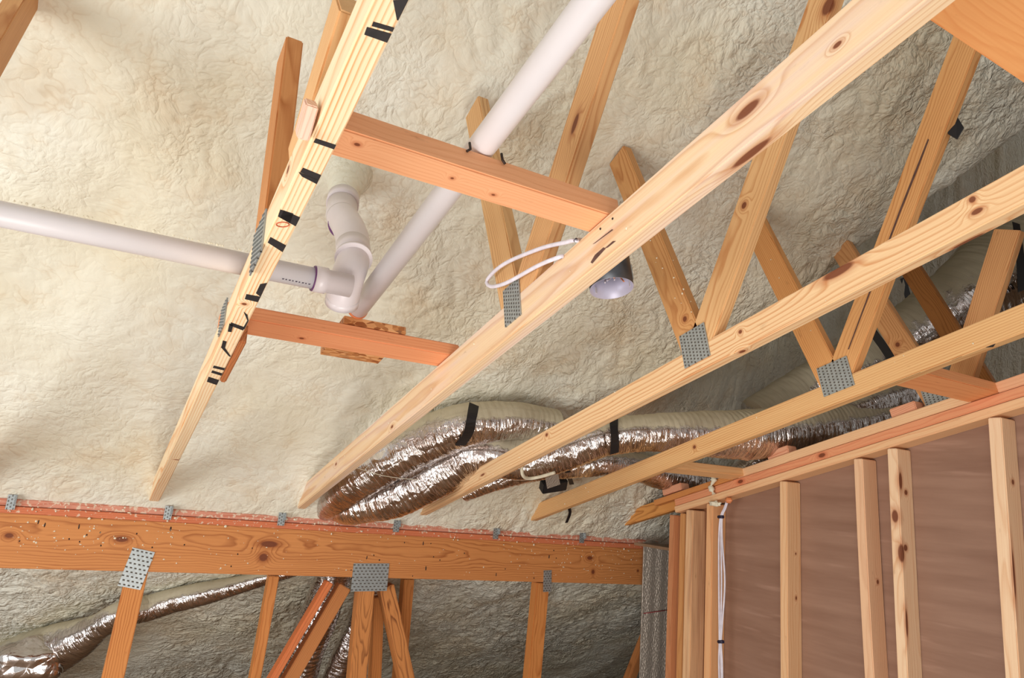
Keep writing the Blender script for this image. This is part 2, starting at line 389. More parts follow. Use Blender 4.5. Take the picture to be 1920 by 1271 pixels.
def foam_surface():
    xs = np.concatenate([np.arange(-1.7, 3.4, 0.0115), np.arange(3.4, 10.0, 0.035)]); ys = np.concatenate([np.arange(-0.9, 0.9, 0.03), np.arange(0.9, 4.6, 0.0088), np.arange(4.6, 7.6, 0.02)])
    X, Y = np.meshgrid(xs, ys); Z = foam_base(X, Y)
    gx = np.gradient(Z, xs, axis=1); gy = np.gradient(Z, ys, axis=0)
    nl = np.sqrt(gx * gx + gy * gy + 1); nx, ny, nz = gx / nl, gy / nl, -1 / nl      # pointing into the room
    S = Y * 1.35
    wx = X + 0.09 * gnoise(X * 5, S * 5, 11); wy = S + 0.09 * gnoise(X * 5 + 7, S * 5, 12)
    lump = np.abs(gnoise(wx * 9, wy * 8, 21)) ** 0.75 * 0.016 + np.abs(gnoise(wx * 21, wy * 24, 22)) ** 0.75 * 0.009
    amp = 0.42 + 1.25 * sstep(gnoise(X * 1.6, S * 1.6, 30) * 0.8 + 0.35 * (X - 1.2) + 0.6 * sstep(Y, 3.4, 3.8), -0.25, 0.7)
    d = lump * amp
    X2 = X + nx * d; Y2 = Y + ny * d; Z2 = Z + nz * d
    co = np.stack([X2, Y2, Z2], -1).reshape(-1, 3); h, w = X.shape
    i = np.arange(h * w).reshape(h, w)
    q = np.stack([i[:-1, :-1], i[1:, :-1], i[1:, 1:], i[:-1, 1:]], -1).reshape(-1, 4)
    me = bpy.data.meshes.new('ceiling'); me.vertices.add(len(co)); me.vertices.foreach_set('co', co.ravel())
    me.loops.add(q.size); me.loops.foreach_set('vertex_index', q.ravel().astype(np.int32))
    me.polygons.add(len(q)); me.polygons.foreach_set('loop_start', (np.arange(len(q)) * 4).astype(np.int32))
    me.polygons.foreach_set('use_smooth', np.ones(len(q), bool)); me.update(); me.validate()
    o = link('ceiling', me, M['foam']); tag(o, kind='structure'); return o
def on_foam(px, py, gap=0.0):
    r = ray(px, py); t = 0.8
    while t < 8:
        p = r * t
        if p[2] + gap * 1.35 > foam_base(p[0], p[1]): return p
        t += 0.004
    return r * 3
foam_surface()

# ---------------------------------------------------------------- the roof trusses
def web(parent, k_x, low, up, mat, w=0.0365, h=0.089, ext=0.03, knots=None, pal=None):
    """truss web whose camera-side face runs through two image points on the truss's own plane"""
    p0 = on_x(*low, k_x - w / 2); p1 = on_x(*up, k_x - w / 2); p0[0] = p1[0] = k_x
    d = _n(p1 - p0); zn = abs(float(np.cross(d, Xw) @ Nw)) * h / 2
    if ext: p0 = p0 + d * (((NC + 0.035 + zn) - float(p0 @ Nw)) / float(d @ Nw))
    if knots:
        fr = frame(p0, p1); kk = []
        for (px, py, l, ww) in knots: c = to_local(fr, on_x(px, py, k_x - w / 2)); kk.append((c[0], c[1], c[2], l, ww))
        mat = wood('web_wood', *(pal or MID), knots=kk)
    return lumber('web', p0, p1, w, h, mat, parent)
def chord(parent, x, a0, a1, h, mat=None, pal=PALE, knots=(), w=0.038, **kw):
    p0 = pt(x, a0, h / 2); p1 = pt(x, a1, h / 2); fr = frame(p0, p1); kk = []
    for (px, py, face, l, ww) in knots:
        q = on_x(px, py, x - w / 2) if face == 's' else on_c(px, py)
        c = to_local(fr, q); kk.append((c[0], c[1], c[2], l, ww))
    m = mat or wood('chord_wood', *pal, knots=kk, **kw)
    return lumber('bottom_chord', p0, p1, w, h, m, parent)
def truss(x, label): 
    return empty('roof_truss', pt(x, 3.2, 0), label, 'roof truss', 'roof trusses sloping up from the far eave')
GR = 'roof trusses sloping up from the far eave'
XT = [0.195, 0.793, 1.385, 2.013, 2.632, 3.24]
Cy = lambda px, py, x: on_x(px, py, x)

# truss at the far left: only its web shows
t = truss(-0.42, 'leftmost roof truss, only an amber web crossing the top left corner')
chord(t, -0.42, 3.2, -1.5, 0.075, M['mid'])
web(t, -0.36, (-130, 250), (42, -30), wood('web_wood', *AMB, pith=(0.02, 0.08)), ext=0.0)
# truss with the spray marks
T0 = truss(XT[0], 'roof truss whose pale chord carries black spray-painted marks, left of the drain fitting')
C0, _ = chord(T0, XT[0], 3.24, -1.5, 0.075, pal=(rgb(248, 228, 190), rgb(222, 150, 84)), pith=(0.30, -0.02), ring=0.0075, warp=0.010, contrast=1.0,
      knots=[(540, 318, 's', 0.012, 0.009), (333, 862, 'b', 0.005, 0.014), (458, 570, 'b', 0.006, 0.006)])
web(T0, XT[0], (480, 470), (528, 92), wood('web_wood', rgb(216, 150, 92), rgb(176, 104, 50), pith=(0.02, 0.08)))
web(T0, XT[0], (497, 450), (632, 0), MID and wood('web_wood', rgb(236, 190, 134), rgb(206, 138, 78), pith=(0.0, -0.09)))
# long webs run on up into the roof
T1 = truss(XT[1], 'roof truss with the longest near chord, bruised purple-grey beside the lamp can')
C1, _ = chord(T1, XT[1], 3.22, -1.5, 0.089, pal=(rgb(238, 210, 172), rgb(204, 146, 92)), pith=(0.10, -0.03), ring=0.0075, warp=0.008, contrast=0.95, tint=rgb(228, 206, 196),
      knots=[(1402, 206, 's', 0.03, 0.011), (1570, 84, 's', 0.009, 0.005), (1408, 288, 'b', 0.05, 0.010), (735, 800, 's', 0.012, 0.006), (630, 870, 's', 0.012, 0.006)])
web(T1, XT[1], (957, 575), (884, 200), MID and wood('web_wood', rgb(226, 182, 128), rgb(190, 132, 80), pith=(0.02, 0.08)))
web(T1, XT[1], (972, 560), (1155, -10), None, knots=[(1078, 232, 0.03, 0.011)], pal=(rgb(226, 178, 124), rgb(184, 120, 70)))
T2 = truss(XT[2], 'roof truss with a torn red knot in its chord, second right of the lamp can')
chord(T2, XT[2], 3.30, -1.0, 0.073, pal=(rgb(238, 204, 158), rgb(202, 134, 78)), pith=(0.06, 0.05), ring=0.008, warp=0.010,
      knots=[(1572, 508, 's', 0.05, 0.014), (1823, 374, 's', 0.008, 0.008), (1832, 396, 's', 0.014, 0.007), (1388, 622, 's', 0.007, 0.006), (1392, 659, 'b', 0.012, 0.008), (1815, 452, 'b', 0.04, 0.007), (1025, 815, 's', 0.01, 0.007), (905, 890, 's', 0.02, 0.005)])
web(T2, XT[2], (1290, 630), (1155, 290), None, knots=[(1284, 598, 0.011, 0.010)], pal=(rgb(220, 166, 108), rgb(178, 112, 60)))
web(T2, XT[2], (1322, 610), (1556, -50), None, knots=[(1552, 12, 0.03, 0.02), (1395, 385, 0.012, 0.01)], pal=(rgb(232, 188, 134), rgb(194, 130, 76)))
T3 = truss(XT[3], 'roof truss with a long crack down one web, third right of the lamp can')
C3, _ = chord(T3, XT[3], 3.25, -0.6, 0.075, pal=(rgb(228, 184, 128), rgb(192, 126, 68)), pith=(0.03, 0.09), ring=0.007, warp=0.012,
      knots=[(1302, 838, 's', 0.01, 0.009)])
web(T3, XT[3], (1545, 690), (1398, 395), wood('web_wood', rgb(226, 166, 104), rgb(188, 118, 60), pith=(0.02, 0.07)))
W3, _ = web(T3, XT[3], (1590, 655), (1815, 60), None, knots=[(1868 - 60, 190, 0.012, 0.005)], pal=(rgb(228, 172, 112), rgb(192, 124, 68)))
T4 = truss(XT[4], 'roof truss tucked behind the stud wall top, webs crossing the widest foil duct')
chord(T4, XT[4], 3.27, -0.4, 0.075, pal=(rgb(226, 160, 88), rgb(150, 84, 34)), pith=(0.03, 0.02), ring=0.008, warp=0.03, contrast=1.0)
web(T4, XT[4], (1735, 720), (1573, 462), None, knots=[(1683, 646, 0.012, 0.011)], pal=AMB)
web(T4, XT[4], (1802, 700), (1888, 430), wood('web_wood', *AMB, pith=(0.02, 0.1)))
T5 = truss(XT[5], 'deepest roof truss behind the stud wall, one dark web showing above the duct')
chord(T5, XT[5], 3.27, 0.4, 0.075, M['mid'])
web(T5, XT[5], (1790, 640), (1690, 480), wood('web_wood', rgb(196, 132, 72), rgb(150, 92, 44)))

# punched connector plates on the chord joints
def gusset(parent, px, py, x, l1, l2, w=0.038, rows=8, cols=9, vec=None):
    c = on_x(px, py, x - w / 2 - 0.0018); return nail_plate('connector_plate', c, Aw if vec is None else vec, Nw, l1, l2, parent, rows, cols)
gusset(T1, 960, 567, XT[1], 0.075, 0.10, rows=7, cols=10)
gusset(T2, 1302, 648, XT[2], 0.10, 0.10, rows=8, cols=10)
gusset(T3, 1566, 706, XT[3], 0.115, 0.10, rows=8, cols=10)
gusset(T0, 484, 455, XT[0], 0.10, 0.09)
gusset(T0, 418, 595, XT[0], 0.07, 0.07)
gusset(T4, 1762, 742, XT[4], 0.12, 0.08)

# spray marks on the underside of the marked chord, in chord coordinates
def cmark(parent, pts, mat, name='spray_mark', off=0.0):
    q = [on_c(px, py, 0) for px, py in pts]
    for p in q: p[0] = min(max(p[0], XT[0] - 0.0175), XT[0] + 0.0175)
    decal(name, q, -Nw, mat, parent)
for pts in ([(737, 0), (772, 0), (752, 40), (744, 36)], [(688, 50), (742, 66), (733, 82), (683, 64)], [(592, 259), (632, 272), (629, 280), (588, 266)],
            [(568, 314), (606, 329), (601, 338), (563, 322)], [(532, 394), (566, 408), (556, 424), (525, 407)], [(507, 444), (537, 460), (530, 472), (502, 454)],
            [(488, 532), (501, 530), (489, 556), (480, 549)], [(462, 551), (489, 556), (484, 566), (459, 560)],
            [(457, 584), (464, 590), (470, 602), (464, 601)], [(464, 600), (470, 602), (460, 618), (456, 614)], [(433, 604), (458, 613), (456, 619), (432, 610)], [(430, 606), (438, 608), (434, 622), (427, 621)],
            [(418, 638), (425, 640), (422, 652), (415, 650)], [(414, 650), (422, 652), (434, 668), (430, 668)],
            [(401, 685), (422, 690), (421, 694), (399, 689)], [(398, 694), (418, 700), (416, 704), (396, 698)], [(391, 706), (416, 713), (412, 722), (388, 715)]):
    cmark(C0, pts, M['paint'])
ov = [on_c(530 + 12 * math.cos(q), 421 + 4.5 * math.sin(q), -0.001) for q in [k * math.pi / 8 for k in range(17)]]
tube('crayon_ring', ov, 0.0009, M['redpen'], C0, 6)
for pts in ([(700, 40), (748, 55), (744, 62), (697, 48)], [(560, 322), (600, 338), (596, 345), (566, 330)], [(524, 392), (550, 400), (544, 418), (521, 405)]): cmark(C0, pts, M['paint'])
# bruises on the long near chord
def smark(parent, x, pts, mat, name='stain_mark', w=0.038): decal(name, [on_x(px, py, x - w / 2) for px, py in pts], (-1, 0, 0), mat, parent)
for pts in ([(1108, 492), (1116, 478), (1132, 464), (1136, 466), (1118, 486), (1111, 494)], [(1134, 466), (1150, 452), (1155, 452), (1140, 464)], [(1112, 458), (1148, 430), (1150, 431), (1116, 456)]):
    smark(C1, XT[1], pts, M['stain'])
for px, py in ((1126, 429), (1149, 410)): blob('nail_head', on_x(px, py, XT[1] - 0.019), 0.003, M['nail'], C1, 1, 0.1)
def bmark(parent, x, pts, mat, name='spray_mark'):
    q = [on_c(px, py) for px, py in pts]
    for p in q: p[0] = min(max(p[0], x - 0.0175), x + 0.0175)
    decal(name, q, -Nw, mat, parent)
for pts in ([(1690, 702), (1712, 694), (1706, 704), (1686, 710)], [(1634, 722), (1680, 708), (1678, 712), (1640, 726)], [(1786, 668), (1794, 665), (1792, 672), (1784, 675)], [(1842, 647), (1864, 643), (1862, 650), (1848, 651)]):
    bmark(C3, XT[3], pts, M['paint'])
# long crack down the web of the truss by the wall corner
smark(W3, XT[3], [(1568 + 22, 655), (1592, 655), (1690, 395), (1720, 320), (1742, 262), (1740, 260), (1716, 320), (1687, 393)], M['stain'], 'crack')

# ---------------------------------------------------------------- blocks nailed between trusses
def block(name, x0, x1, a_far, a_near, off0, h, mat, label, group='blocks nailed between the trusses'):
    """a flat block across the trusses, from a_near to a_far along the slope"""
    am = (a_far + a_near) / 2; p0 = pt(x0, am, off0 + h / 2); p1 = pt(x1, am, off0 + h / 2)
    o, fr = lumber(name, p0, p1, abs(a_far - a_near), h, mat, side=tuple(Aw)); return tag(o, label, 'wood block', group)
aof = lambda px, py, off=0: a_of(on_c(px, py, off))
kb = wood('block_wood', rgb(240, 178, 132), rgb(214, 138, 90), ring=0.005, warp=0.012, contrast=0.5, knots=[(0.09, -0.01, -0.021, 0.008, 0.006), (0.27, 0.0, -0.021, 0.006, 0.005), (0.36, 0.01, -0.021, 0.007, 0.005)])
OB = 0.0905                                  # blocks lie on top of the chords
a1 = aof(640, 241, OB); a1n = a1 + 0.070
block('blocking', XT[0] - 0.015, XT[1] + 0.015, a1n, a1, OB, 0.047, kb, 'peach-coloured block between two trusses carrying the middle of the white diagonal pipe')
a2 = aof(460, 598, OB); a2n = a2 + 0.086
block('blocking', XT[0] - 0.015, XT[1] + 0.015, a2n, a2, OB, 0.038, wood('block_wood', rgb(232, 158, 112), rgb(200, 112, 66), ring=0.005, warp=0.01, contrast=0.5, knots=[(0.2, 0.01, -0.017, 0.008, 0.006)]),
      'reddish block between two trusses under the strand board pad and pipe end')
a3 = aof(1745, 40, OB)
block('blocking', XT[1] - 0.015, XT[2] + 0.015, a3, a3 - 0.15, OB, 0.038, wood('block_wood', rgb(244, 176, 112), rgb(224, 136, 74), ring=0.006, warp=0.02, contrast=0.6), 'wide orange block filling the top right corner')
a4 = aof(1675, 722, 0.0405); a4n = aof(1733, 700, 0.0405)
block('blocking', XT[3] + 0.019, 2.60, a4, a4n, 0.0405, 0.038, wood('block_wood', rgb(240, 168, 112), rgb(214, 126, 72), ring=0.006, contrast=0.5), 'orange block joining a truss chord to the stud wall at right')
a5 = aof(1228, 884, 0.0405); a5n = a5 - 0.075
block('blocking', XT[3] + 0.019, 2.60, a5, a5n, 0.0405, 0.038, wood('block_wood', rgb(242, 196, 140), rgb(216, 138, 74), ring=0.007, contrast=0.5), 'pale block joining a truss chord to the corner end of the stud wall')
# scab on the marked truss and cut stub near its webs
p = pt(XT[0] + 0.034, aof(440, 650), 0.02)
o, fr = lumber('scab_block', pt(XT[0] + 0.0275, aof(452, 640), 0.022), pt(XT[0] + 0.0275, aof(424, 716), 0.022), 0.015, 0.05, wood('scab_wood', rgb(190, 120, 74), rgb(130, 70, 36))); tag(o, 'short dark block nailed to the side of the spray-marked chord', 'wood block')
o, fr = lumber('scab_block', on_x(566, 256, XT[0] - 0.032), on_x(584, 192, XT[0] - 0.032), 0.018, 0.032, wood('stub_wood', rgb(240, 208, 186), rgb(212, 146, 118)), bevel=0.002); tag(o, 'small pinkish stub beside the webs left of the spray-marked chord', 'wood block')

# ---------------------------------------------------------------- plumbing
pr_ = 0.0262; pox = OB + 0.0475 + pr_; px_ = 0.568 * (NC + pox)
e_a = a_of(on_c(660, 588, pox))
pipe = empty('vent_pipe', pt(px_, e_a, pox), 'straight white pipe running diagonally over two blocks from the top of the photo', 'pipe')
vb = tube('pipe_body', [pt(px_, e_a - 0.03, pox), pt(px_, 0.6, pox), pt(px_, -1.2, pox)], pr_, M['pvc'], pipe, 40)
tube('primer_ring', [pt(px_, e_a - 0.034, pox), pt(px_, e_a - 0.026, pox)], pr_ + 0.0012, wood('rim', RED[0], RED[1]), vb, 40)
for dx in (-0.033, 0.033):
    tube('pipe_hook', [pt(px_ + dx, a1 - 0.004, OB + 0.058), pt(px_ + dx, a1 - 0.006, OB + 0.042), pt(px_ + dx * 1.2, a1 - 0.004, OB + 0.036)], 0.0025, M['nail'], pipe, 8)
ob2 = OB + 0.0385; an_, af_ = a_of(on_c(664, 595, ob2 + 0.022)), a_of(on_c(656, 674, ob2)); am = (an_ + af_) / 2
osx0 = on_c(604, 660, ob2)[0]; osx1 = on_c(716, 675, ob2)[0]
o, fr = lumber('strand_board_pad', pt(osx0, am, ob2 + 0.0115), pt(osx1, am, ob2 + 0.0115), af_ - an_, 0.022, M['osb'], side=tuple(Aw), bevel=0.001)
tag(o, 'square scrap of strand board lying on the reddish block under the pipe end', 'board')

# drain line: pipe from the left, wye, elbow, hub going up into the foam
ya = 1.56
dr = empty('drain_pipe', on_y(640, 575, 1.61), 'white drain pipe from the left edge with wye and elbows rising into the foam', 'pipe')
pa = on_y(-140, 372, ya); pb = on_y(604, 526, ya)
L1 = on_y(0, 401, ya); L2 = on_y(598, 524, ya); dv = _n(L2 - L1)
drun = tube('drain_run', [L1 - dv * 0.9, L2], 0.0250, M['pvc'], dr, 40)
sock = tube('socket', [L2 - dv * 0.012, L2 + dv * 0.016, L2 + dv * 0.018, L2 + dv * 0.075], [0.0305, 0.0305, 0.027, 0.027], M['pvc2'], dr, 40)
tube('primer_ring', [L2 - dv * 0.0145, L2 - dv * 0.0115], 0.0292, M['purple'], sock, 40)
q = [on_y(641, 566, 1.64), on_y(645, 545, 1.615), on_y(651, 522, 1.60), on_y(659, 500, 1.61), on_y(663, 482, 1.63)]
tube('wye_fitting', catmull(q, 0.01), 0.040, M['pvc2'], dr, 40)
d0 = _n(q[0] - q[1])
tube('hub_rim', [q[0] + d0 * 0.004, q[0] - d0 * 0.018], 0.0405, M['pvc2'], dr, 40)
plug = tube('cleanout_plug', [q[0] + d0 * 0.004, q[0] + d0 * 0.0075], 0.030, M['pvc'], dr, 36)
tube('primer_ring', [q[0] + d0 * 0.0065, q[0] + d0 * 0.0085], 0.025, M['purple'], plug, 36)
tube('plug_face', [q[0] + d0 * 0.0065, q[0] + d0 * 0.0092], 0.022, M['pvc'], plug, 36)
q2 = [on_y(663, 484, 1.62), on_y(662, 462, 1.66)]
cpl = tube('coupling', [q2[0], (q2[0] + q2[1]) / 2, q2[1]], 0.0425, M['pvc2'], dr, 40)
tube('coupling_lip', [q2[0] - _n(q2[1] - q2[0]) * 0.006, q2[0] + _n(q2[1] - q2[0]) * 0.003], 0.0455, M['pvc2'], cpl, 40)
q3 = [on_y(662, 466, 1.655), on_y(660, 445, 1.70), on_y(652, 424, 1.76), on_y(641, 407, 1.82)]
tube('elbow_fitting', catmull(q3, 0.008), [0.0425] * len(catmull(q3, 0.008)), M['pvc2'], dr, 40)
q4 = [on_y(646, 420, 1.80), on_y(640, 404, 1.85)]
dd = _n(q4[1] - q4[0])
tube('primer_ring', [q4[0] - dd * 0.002, q4[0] + dd * 0.003], 0.0440, M['purple'], dr, 40)
tube('elbow_socket', [q4[0], q4[1], on_y(642, 384, 1.90)], 0.0425, M['pvc2'], dr, 40)
q5 = [on_y(642, 386, 1.90), on_y(644, 372, 1.93)]
tube('hub_rim', [q5[0], q5[1]], 0.046, M['pvc2'], dr, 40)
decal('primer_stripe', [on_y(639, 378, 1.85), on_y(641, 378, 1.85), on_y(639, 404, 1.795), on_y(637, 404, 1.795)], (0, -1, -0.4), M['purple'], dr)
for i in range(9):
    b0 = L1 + (L2 - L1) * (0.862 + i * 0.012); d2 = np.array([0, -0.6, -0.8]) * 0.0250
    decal('printed_lettering', [b0 + d2, b0 + dv * 0.0035 + d2, b0 + dv * (0.003 if i % 2 else 0.0045) + np.array([0, -0.68, -0.733]) * 0.0252, b0 + dv * 0.0005 + np.array([0, -0.68, -0.733]) * 0.0252], (0, -0.6, -0.8), M['ink'], drun)
# foam grown around the drain where it enters the roof
c0 = on_y(644, 373, 1.93); c1 = on_foam(652, 318, -0.03)
pth = catmull([c0, c0 * 0.6 + c1 * 0.4, c1], 0.012); rr = [0.043 + 0.012 * (i / len(pth)) + 0.05 * (i / len(pth)) ** 3 + 0.002 * math.sin(i * 1.9) for i in range(len(pth))]
o = tube('foam_collar', pth, rr, M['foam'], None, 40); tag(o, 'cream foam collar around the drain pipe where it enters the ceiling', 'foam')

# ---------------------------------------------------------------- recessed lamp can and its cable loop
cy_ = 1.62; cc = on_y(1147, 541, cy_); up = Nw
rl = empty('recessed_light', cc, 'grey metal lamp can hanging open beyond the long near chord', 'recessed light')
def ring_shell(name, base, axis, r, h, mat_in, mat_out, th=0.0015, seg=48):
    axis = _n(axis); u = _n(np.cross(axis, [1.0, 0, 0])); v = np.cross(axis, u); bm = bmesh.new(); R = []
    for (rr_, hh) in ((r, 0), (r, h), (r - th, h), (r - th, 0)):
        R.append([bm.verts.new(base + axis * hh + rr_ * (math.cos(q) * u + math.sin(q) * v)) for q in (2 * math.pi * k / seg for k in range(seg))])
    for j in range(4):
        a, b = R[j], R[(j + 1) % 4]
        for k in range(seg):
            f = bm.faces.new((a[k], a[(k + 1) % seg], b[(k + 1) % seg], b[k])); f.smooth = j in (0, 2); f.material_index = 1 if j == 0 else 0
    bmesh.ops.recalc_face_normals(bm, faces=bm.faces)
    me = bpy.data.meshes.new(name); bm.to_mesh(me); bm.free(); return link(name, me, [mat_in, mat_out], rl)
RC = 0.066
ring_shell('lamp_can', cc, up, RC, 0.125, M['can'], M['canout'])
tube('can_top', [cc + up * 0.123, cc + up * 0.127], RC + 0.001, M['canout'], rl, 40)
for ang in (0.2, 2.3, 4.4):
    u = _n(np.cross(up, [1.0, 0, 0])); v = np.cross(up, u); rd = math.cos(ang) * u + math.sin(ang) * v; tg = -math.sin(ang) * u + math.cos(ang) * v
    b = cc + rd * (RC + 0.003) + up * 0.035
    decal('spring_clip', [b - tg * 0.007, b + tg * 0.007, b + tg * 0.007 + up * 0.05, b - tg * 0.007 + up * 0.05], rd, M['steel'], rl, 0.003)
    b = cc + rd * (RC - 0.004) + up * 0.012
    decal('trim_hook', [b - tg * 0.004, b + tg * 0.004, b + tg * 0.004 + up * 0.02, b - tg * 0.004 + up * 0.02], -rd, M['pvc'], rl, 0.002)
for k in range(6):
    s0 = cc + up * 0.075 + np.array([random.uniform(-.03, .03), random.uniform(-.03, .02), 0]); s1 = cc + up * random.uniform(0.015, 0.04) + np.array([random.uniform(-.03, .03), random.uniform(-.03, .03), 0])
    tube('lamp_lead', catmull([s0, (s0 + s1) / 2 + np.array([0.01, 0.012, 0]), s1], 0.008), 0.0022, M['cable'] if k % 3 else M['orange'], rl, 8)
lumber('hanger_bar', cc + up * 0.118 + np.array([-0.085, 0, 0]), cc + up * 0.118, 0.014, 0.003, M['steel'], rl, side=tuple(Aw), bevel=0)
xc = XT[1] - 0.026
cb = [on_y(1130, 468, 1.6), on_y(1140, 455, 1.56), on_x(1092, 450, 0.80), on_x(1062, 454, xc), on_x(1010, 467, xc), on_x(945, 495, xc - 0.01), on_x(914, 524, xc - 0.015), on_x(920, 537, xc - 0.015), on_x(950, 530, xc - 0.01), on_x(1005, 500, xc), on_x(1040, 485, xc), on_x(1062, 480, 0.80), on_y(1110, 478, 1.58)]
o = tube('power_cable', catmull(cb, 0.01), 0.0048, M['cable'], None, 12); tag(o, 'loop of white electrical cable hanging beside the lamp can', 'cable')

# ---------------------------------------------------------------- ducts
def duct(name, pts, rads, label, group='foil insulated ducts', spray=0.5, ridge=0.022, seed=0, pitch=0.026, spray_side=0.0, closed=True):
    """flexible duct sleeve in crinkled foil; ridges follow the wire helix, overspray sits on its upper side"""
    rads = [q * float(np.linalg.norm(p_)) / F for q, p_ in zip(rads, pts)] if max(rads) > 2 else rads
    P = catmull(pts, 0.006); n = len(P)
    cum = [0.0]
    for i in range(1, n): cum.append(cum[-1] + float(np.linalg.norm(P[i] - P[i - 1])))
    tk = np.linspace(0, cum[-1], len(rads)); T = [_n(P[min(i + 1, n - 1)] - P[max(i - 1, 0)]) for i in range(n)]
    seg = 72; u = _n(np.cross(T[0], [0, 0, 1.0])); verts = []; uvs = []; sp = []
    th = np.arange(seg) * 2 * np.pi / seg
    for i in range(n):
        u = _n(u - T[i] * (u @ T[i])); v = np.cross(T[i], u); s = cum[i]; R = np.interp(s, tk, rads)
        wob = gnoise(np.full(seg, s * 9) + seed, np.cos(th) * 2 + 5, seed) * 0.5 + gnoise(np.full(seg, s * 28) + seed, np.sin(th) * 4 + 9, seed + 1) * 0.3
        ph = 2 * np.pi * s / pitch + 3.5 * gnoise(np.full(seg, s * 4.0), th * 0.8 + seed, seed + 2)
        puc = np.abs(np.sin(ph / 2)) ** 0.6
        r = R * (1 + ridge * (puc - 0.5) * (0.5 + 1.2 * np.abs(np.sin(s * 11 + th * 1.0 + seed))) + 0.10 * wob)
        ring = P[i][None, :] + r[:, None] * (np.cos(th)[:, None] * u + np.sin(th)[:, None] * v)
        verts.append(ring); uvs.append(np.stack([np.full(seg, s), th / (2 * np.pi)], -1))
        nrm = np.cos(th)[:, None] * u + np.sin(th)[:, None] * v
        up_ = nrm @ _n([0.0, -0.45, 0.9])
        sp.append(np.clip(0.5 + 1.6 * (up_ - (1 - spray * 1.6)), 0, 1))
    V = np.concatenate(verts); UV = np.concatenate(uvs); SP = np.concatenate(sp)
    faces = [(i * seg + k, i * seg + (k + 1) % seg, (i + 1) * seg + (k + 1) % seg, (i + 1) * seg + k) for i in range(n - 1) for k in range(seg)]
    if closed: faces.append(tuple(range(seg))[::-1]); faces.append(tuple((n - 1) * seg + k for k in range(seg)))
    me = bpy.data.meshes.new(name); me.from_pydata([tuple(q) for q in V], [], faces); me.polygons.foreach_set('use_smooth', [True] * len(me.polygons))
    ul = me.uv_layers.new(name='UVMap'); li = np.zeros(len(me.loops), dtype=np.int32); me.loops.foreach_get('vertex_index', li)
    ul.data.foreach_set('uv', UV[li].ravel())
    at = me.attributes.new('overspray', 'FLOAT', 'POINT'); at.data.foreach_set('value', SP)
    me.update(); o = link(name, me, M['foil']); return tag(o, label, 'duct', group)
def CP(px, py, off): return on_c(px, py, off)
duct('foil_duct', [on_foam(606, 962, -0.06), on_foam(625, 942, 0.02), on_foam(665, 905, 0.07), on_foam(730, 860, 0.10), on_foam(805, 822, 0.11), on_foam(880, 796, 0.12), on_foam(960, 790, 0.12), on_foam(1040, 800, 0.13)],
     [16, 26, 36, 42, 44, 40, 36, 32], 'crinkled foil duct lying against the foam, upper one of the pair at the eave', seed=3, spray=0.30)
duct('foil_duct', [on_y(612, 948, 3.36), on_y(650, 952, 3.20), on_y(698, 941, 3.11), on_y(748, 924, 3.02), on_y(798, 900, 2.93), on_y(848, 872, 2.84), on_y(884, 853, 2.77), on_y(930, 852, 2.70), on_y(985, 860, 2.63), on_y(1060, 843, 2.53), on_y(1130, 820, 2.43), on_y(1210, 812, 2.34), on_y(1300, 812, 2.28), on_y(1400, 815, 2.24), on_y(1500, 805, 2.2), on_y(1590, 792, 2.16), on_y(1670, 775, 2.14)],
     [16, 30, 40, 42, 41, 40, 38, 36, 33, 37, 44, 48, 48, 46, 40, 36, 32], 'long foil duct from the top plate running right under three chords', seed=8, spray=0.26)
duct('foil_duct', [on_foam(870, 925, 0.05), on_foam(930, 900, 0.07), on_foam(1000, 880, 0.09), on_foam(1080, 872, 0.12), on_foam(1150, 868, 0.14), on_foam(1230, 885, 0.14), on_foam(1320, 905, 0.12), on_foam(1400, 900, 0.12)],
     [0.04, 0.055, 0.06, 0.065, 0.075, 0.09, 0.09, 0.08], 'dark foil duct sagging below the long duct near the stud wall corner', seed=12, spray=0.12)
duct('foil_duct', [on_y(1370, 905, 2.5), on_y(1430, 862, 2.45), on_y(1500, 830, 2.4), on_y(1590, 800, 2.35)],
     [0.06, 0.07, 0.07, 0.06], 'short dark foil duct passing behind the top of the stud wall', seed=15, spray=0.1)
duct('foil_duct', [on_y(1420, 790, 2.5), on_y(1500, 745, 2.42), on_y(1580, 705, 2.3), on_y(1660, 665, 2.2), on_y(1750, 610, 2.05), on_y(1840, 545, 1.9), on_y(1960, 450, 1.75), on_y(2080, 350, 1.6)],
     [42, 48, 54, 60, 72, 84, 95, 100], 'widest grey foil duct rising to the right behind the truss webs', seed=21, spray=0.34, ridge=0.008)
duct('foil_duct', [on_y(1560, 790, 2.15), on_y(1620, 762, 2.12), on_y(1690, 742, 2.1), on_y(1760, 735, 2.1)],
     [0.05, 0.065, 0.07, 0.06], 'dark glossy foil duct tucked above the wall plate at right', seed=25, spray=0.1)
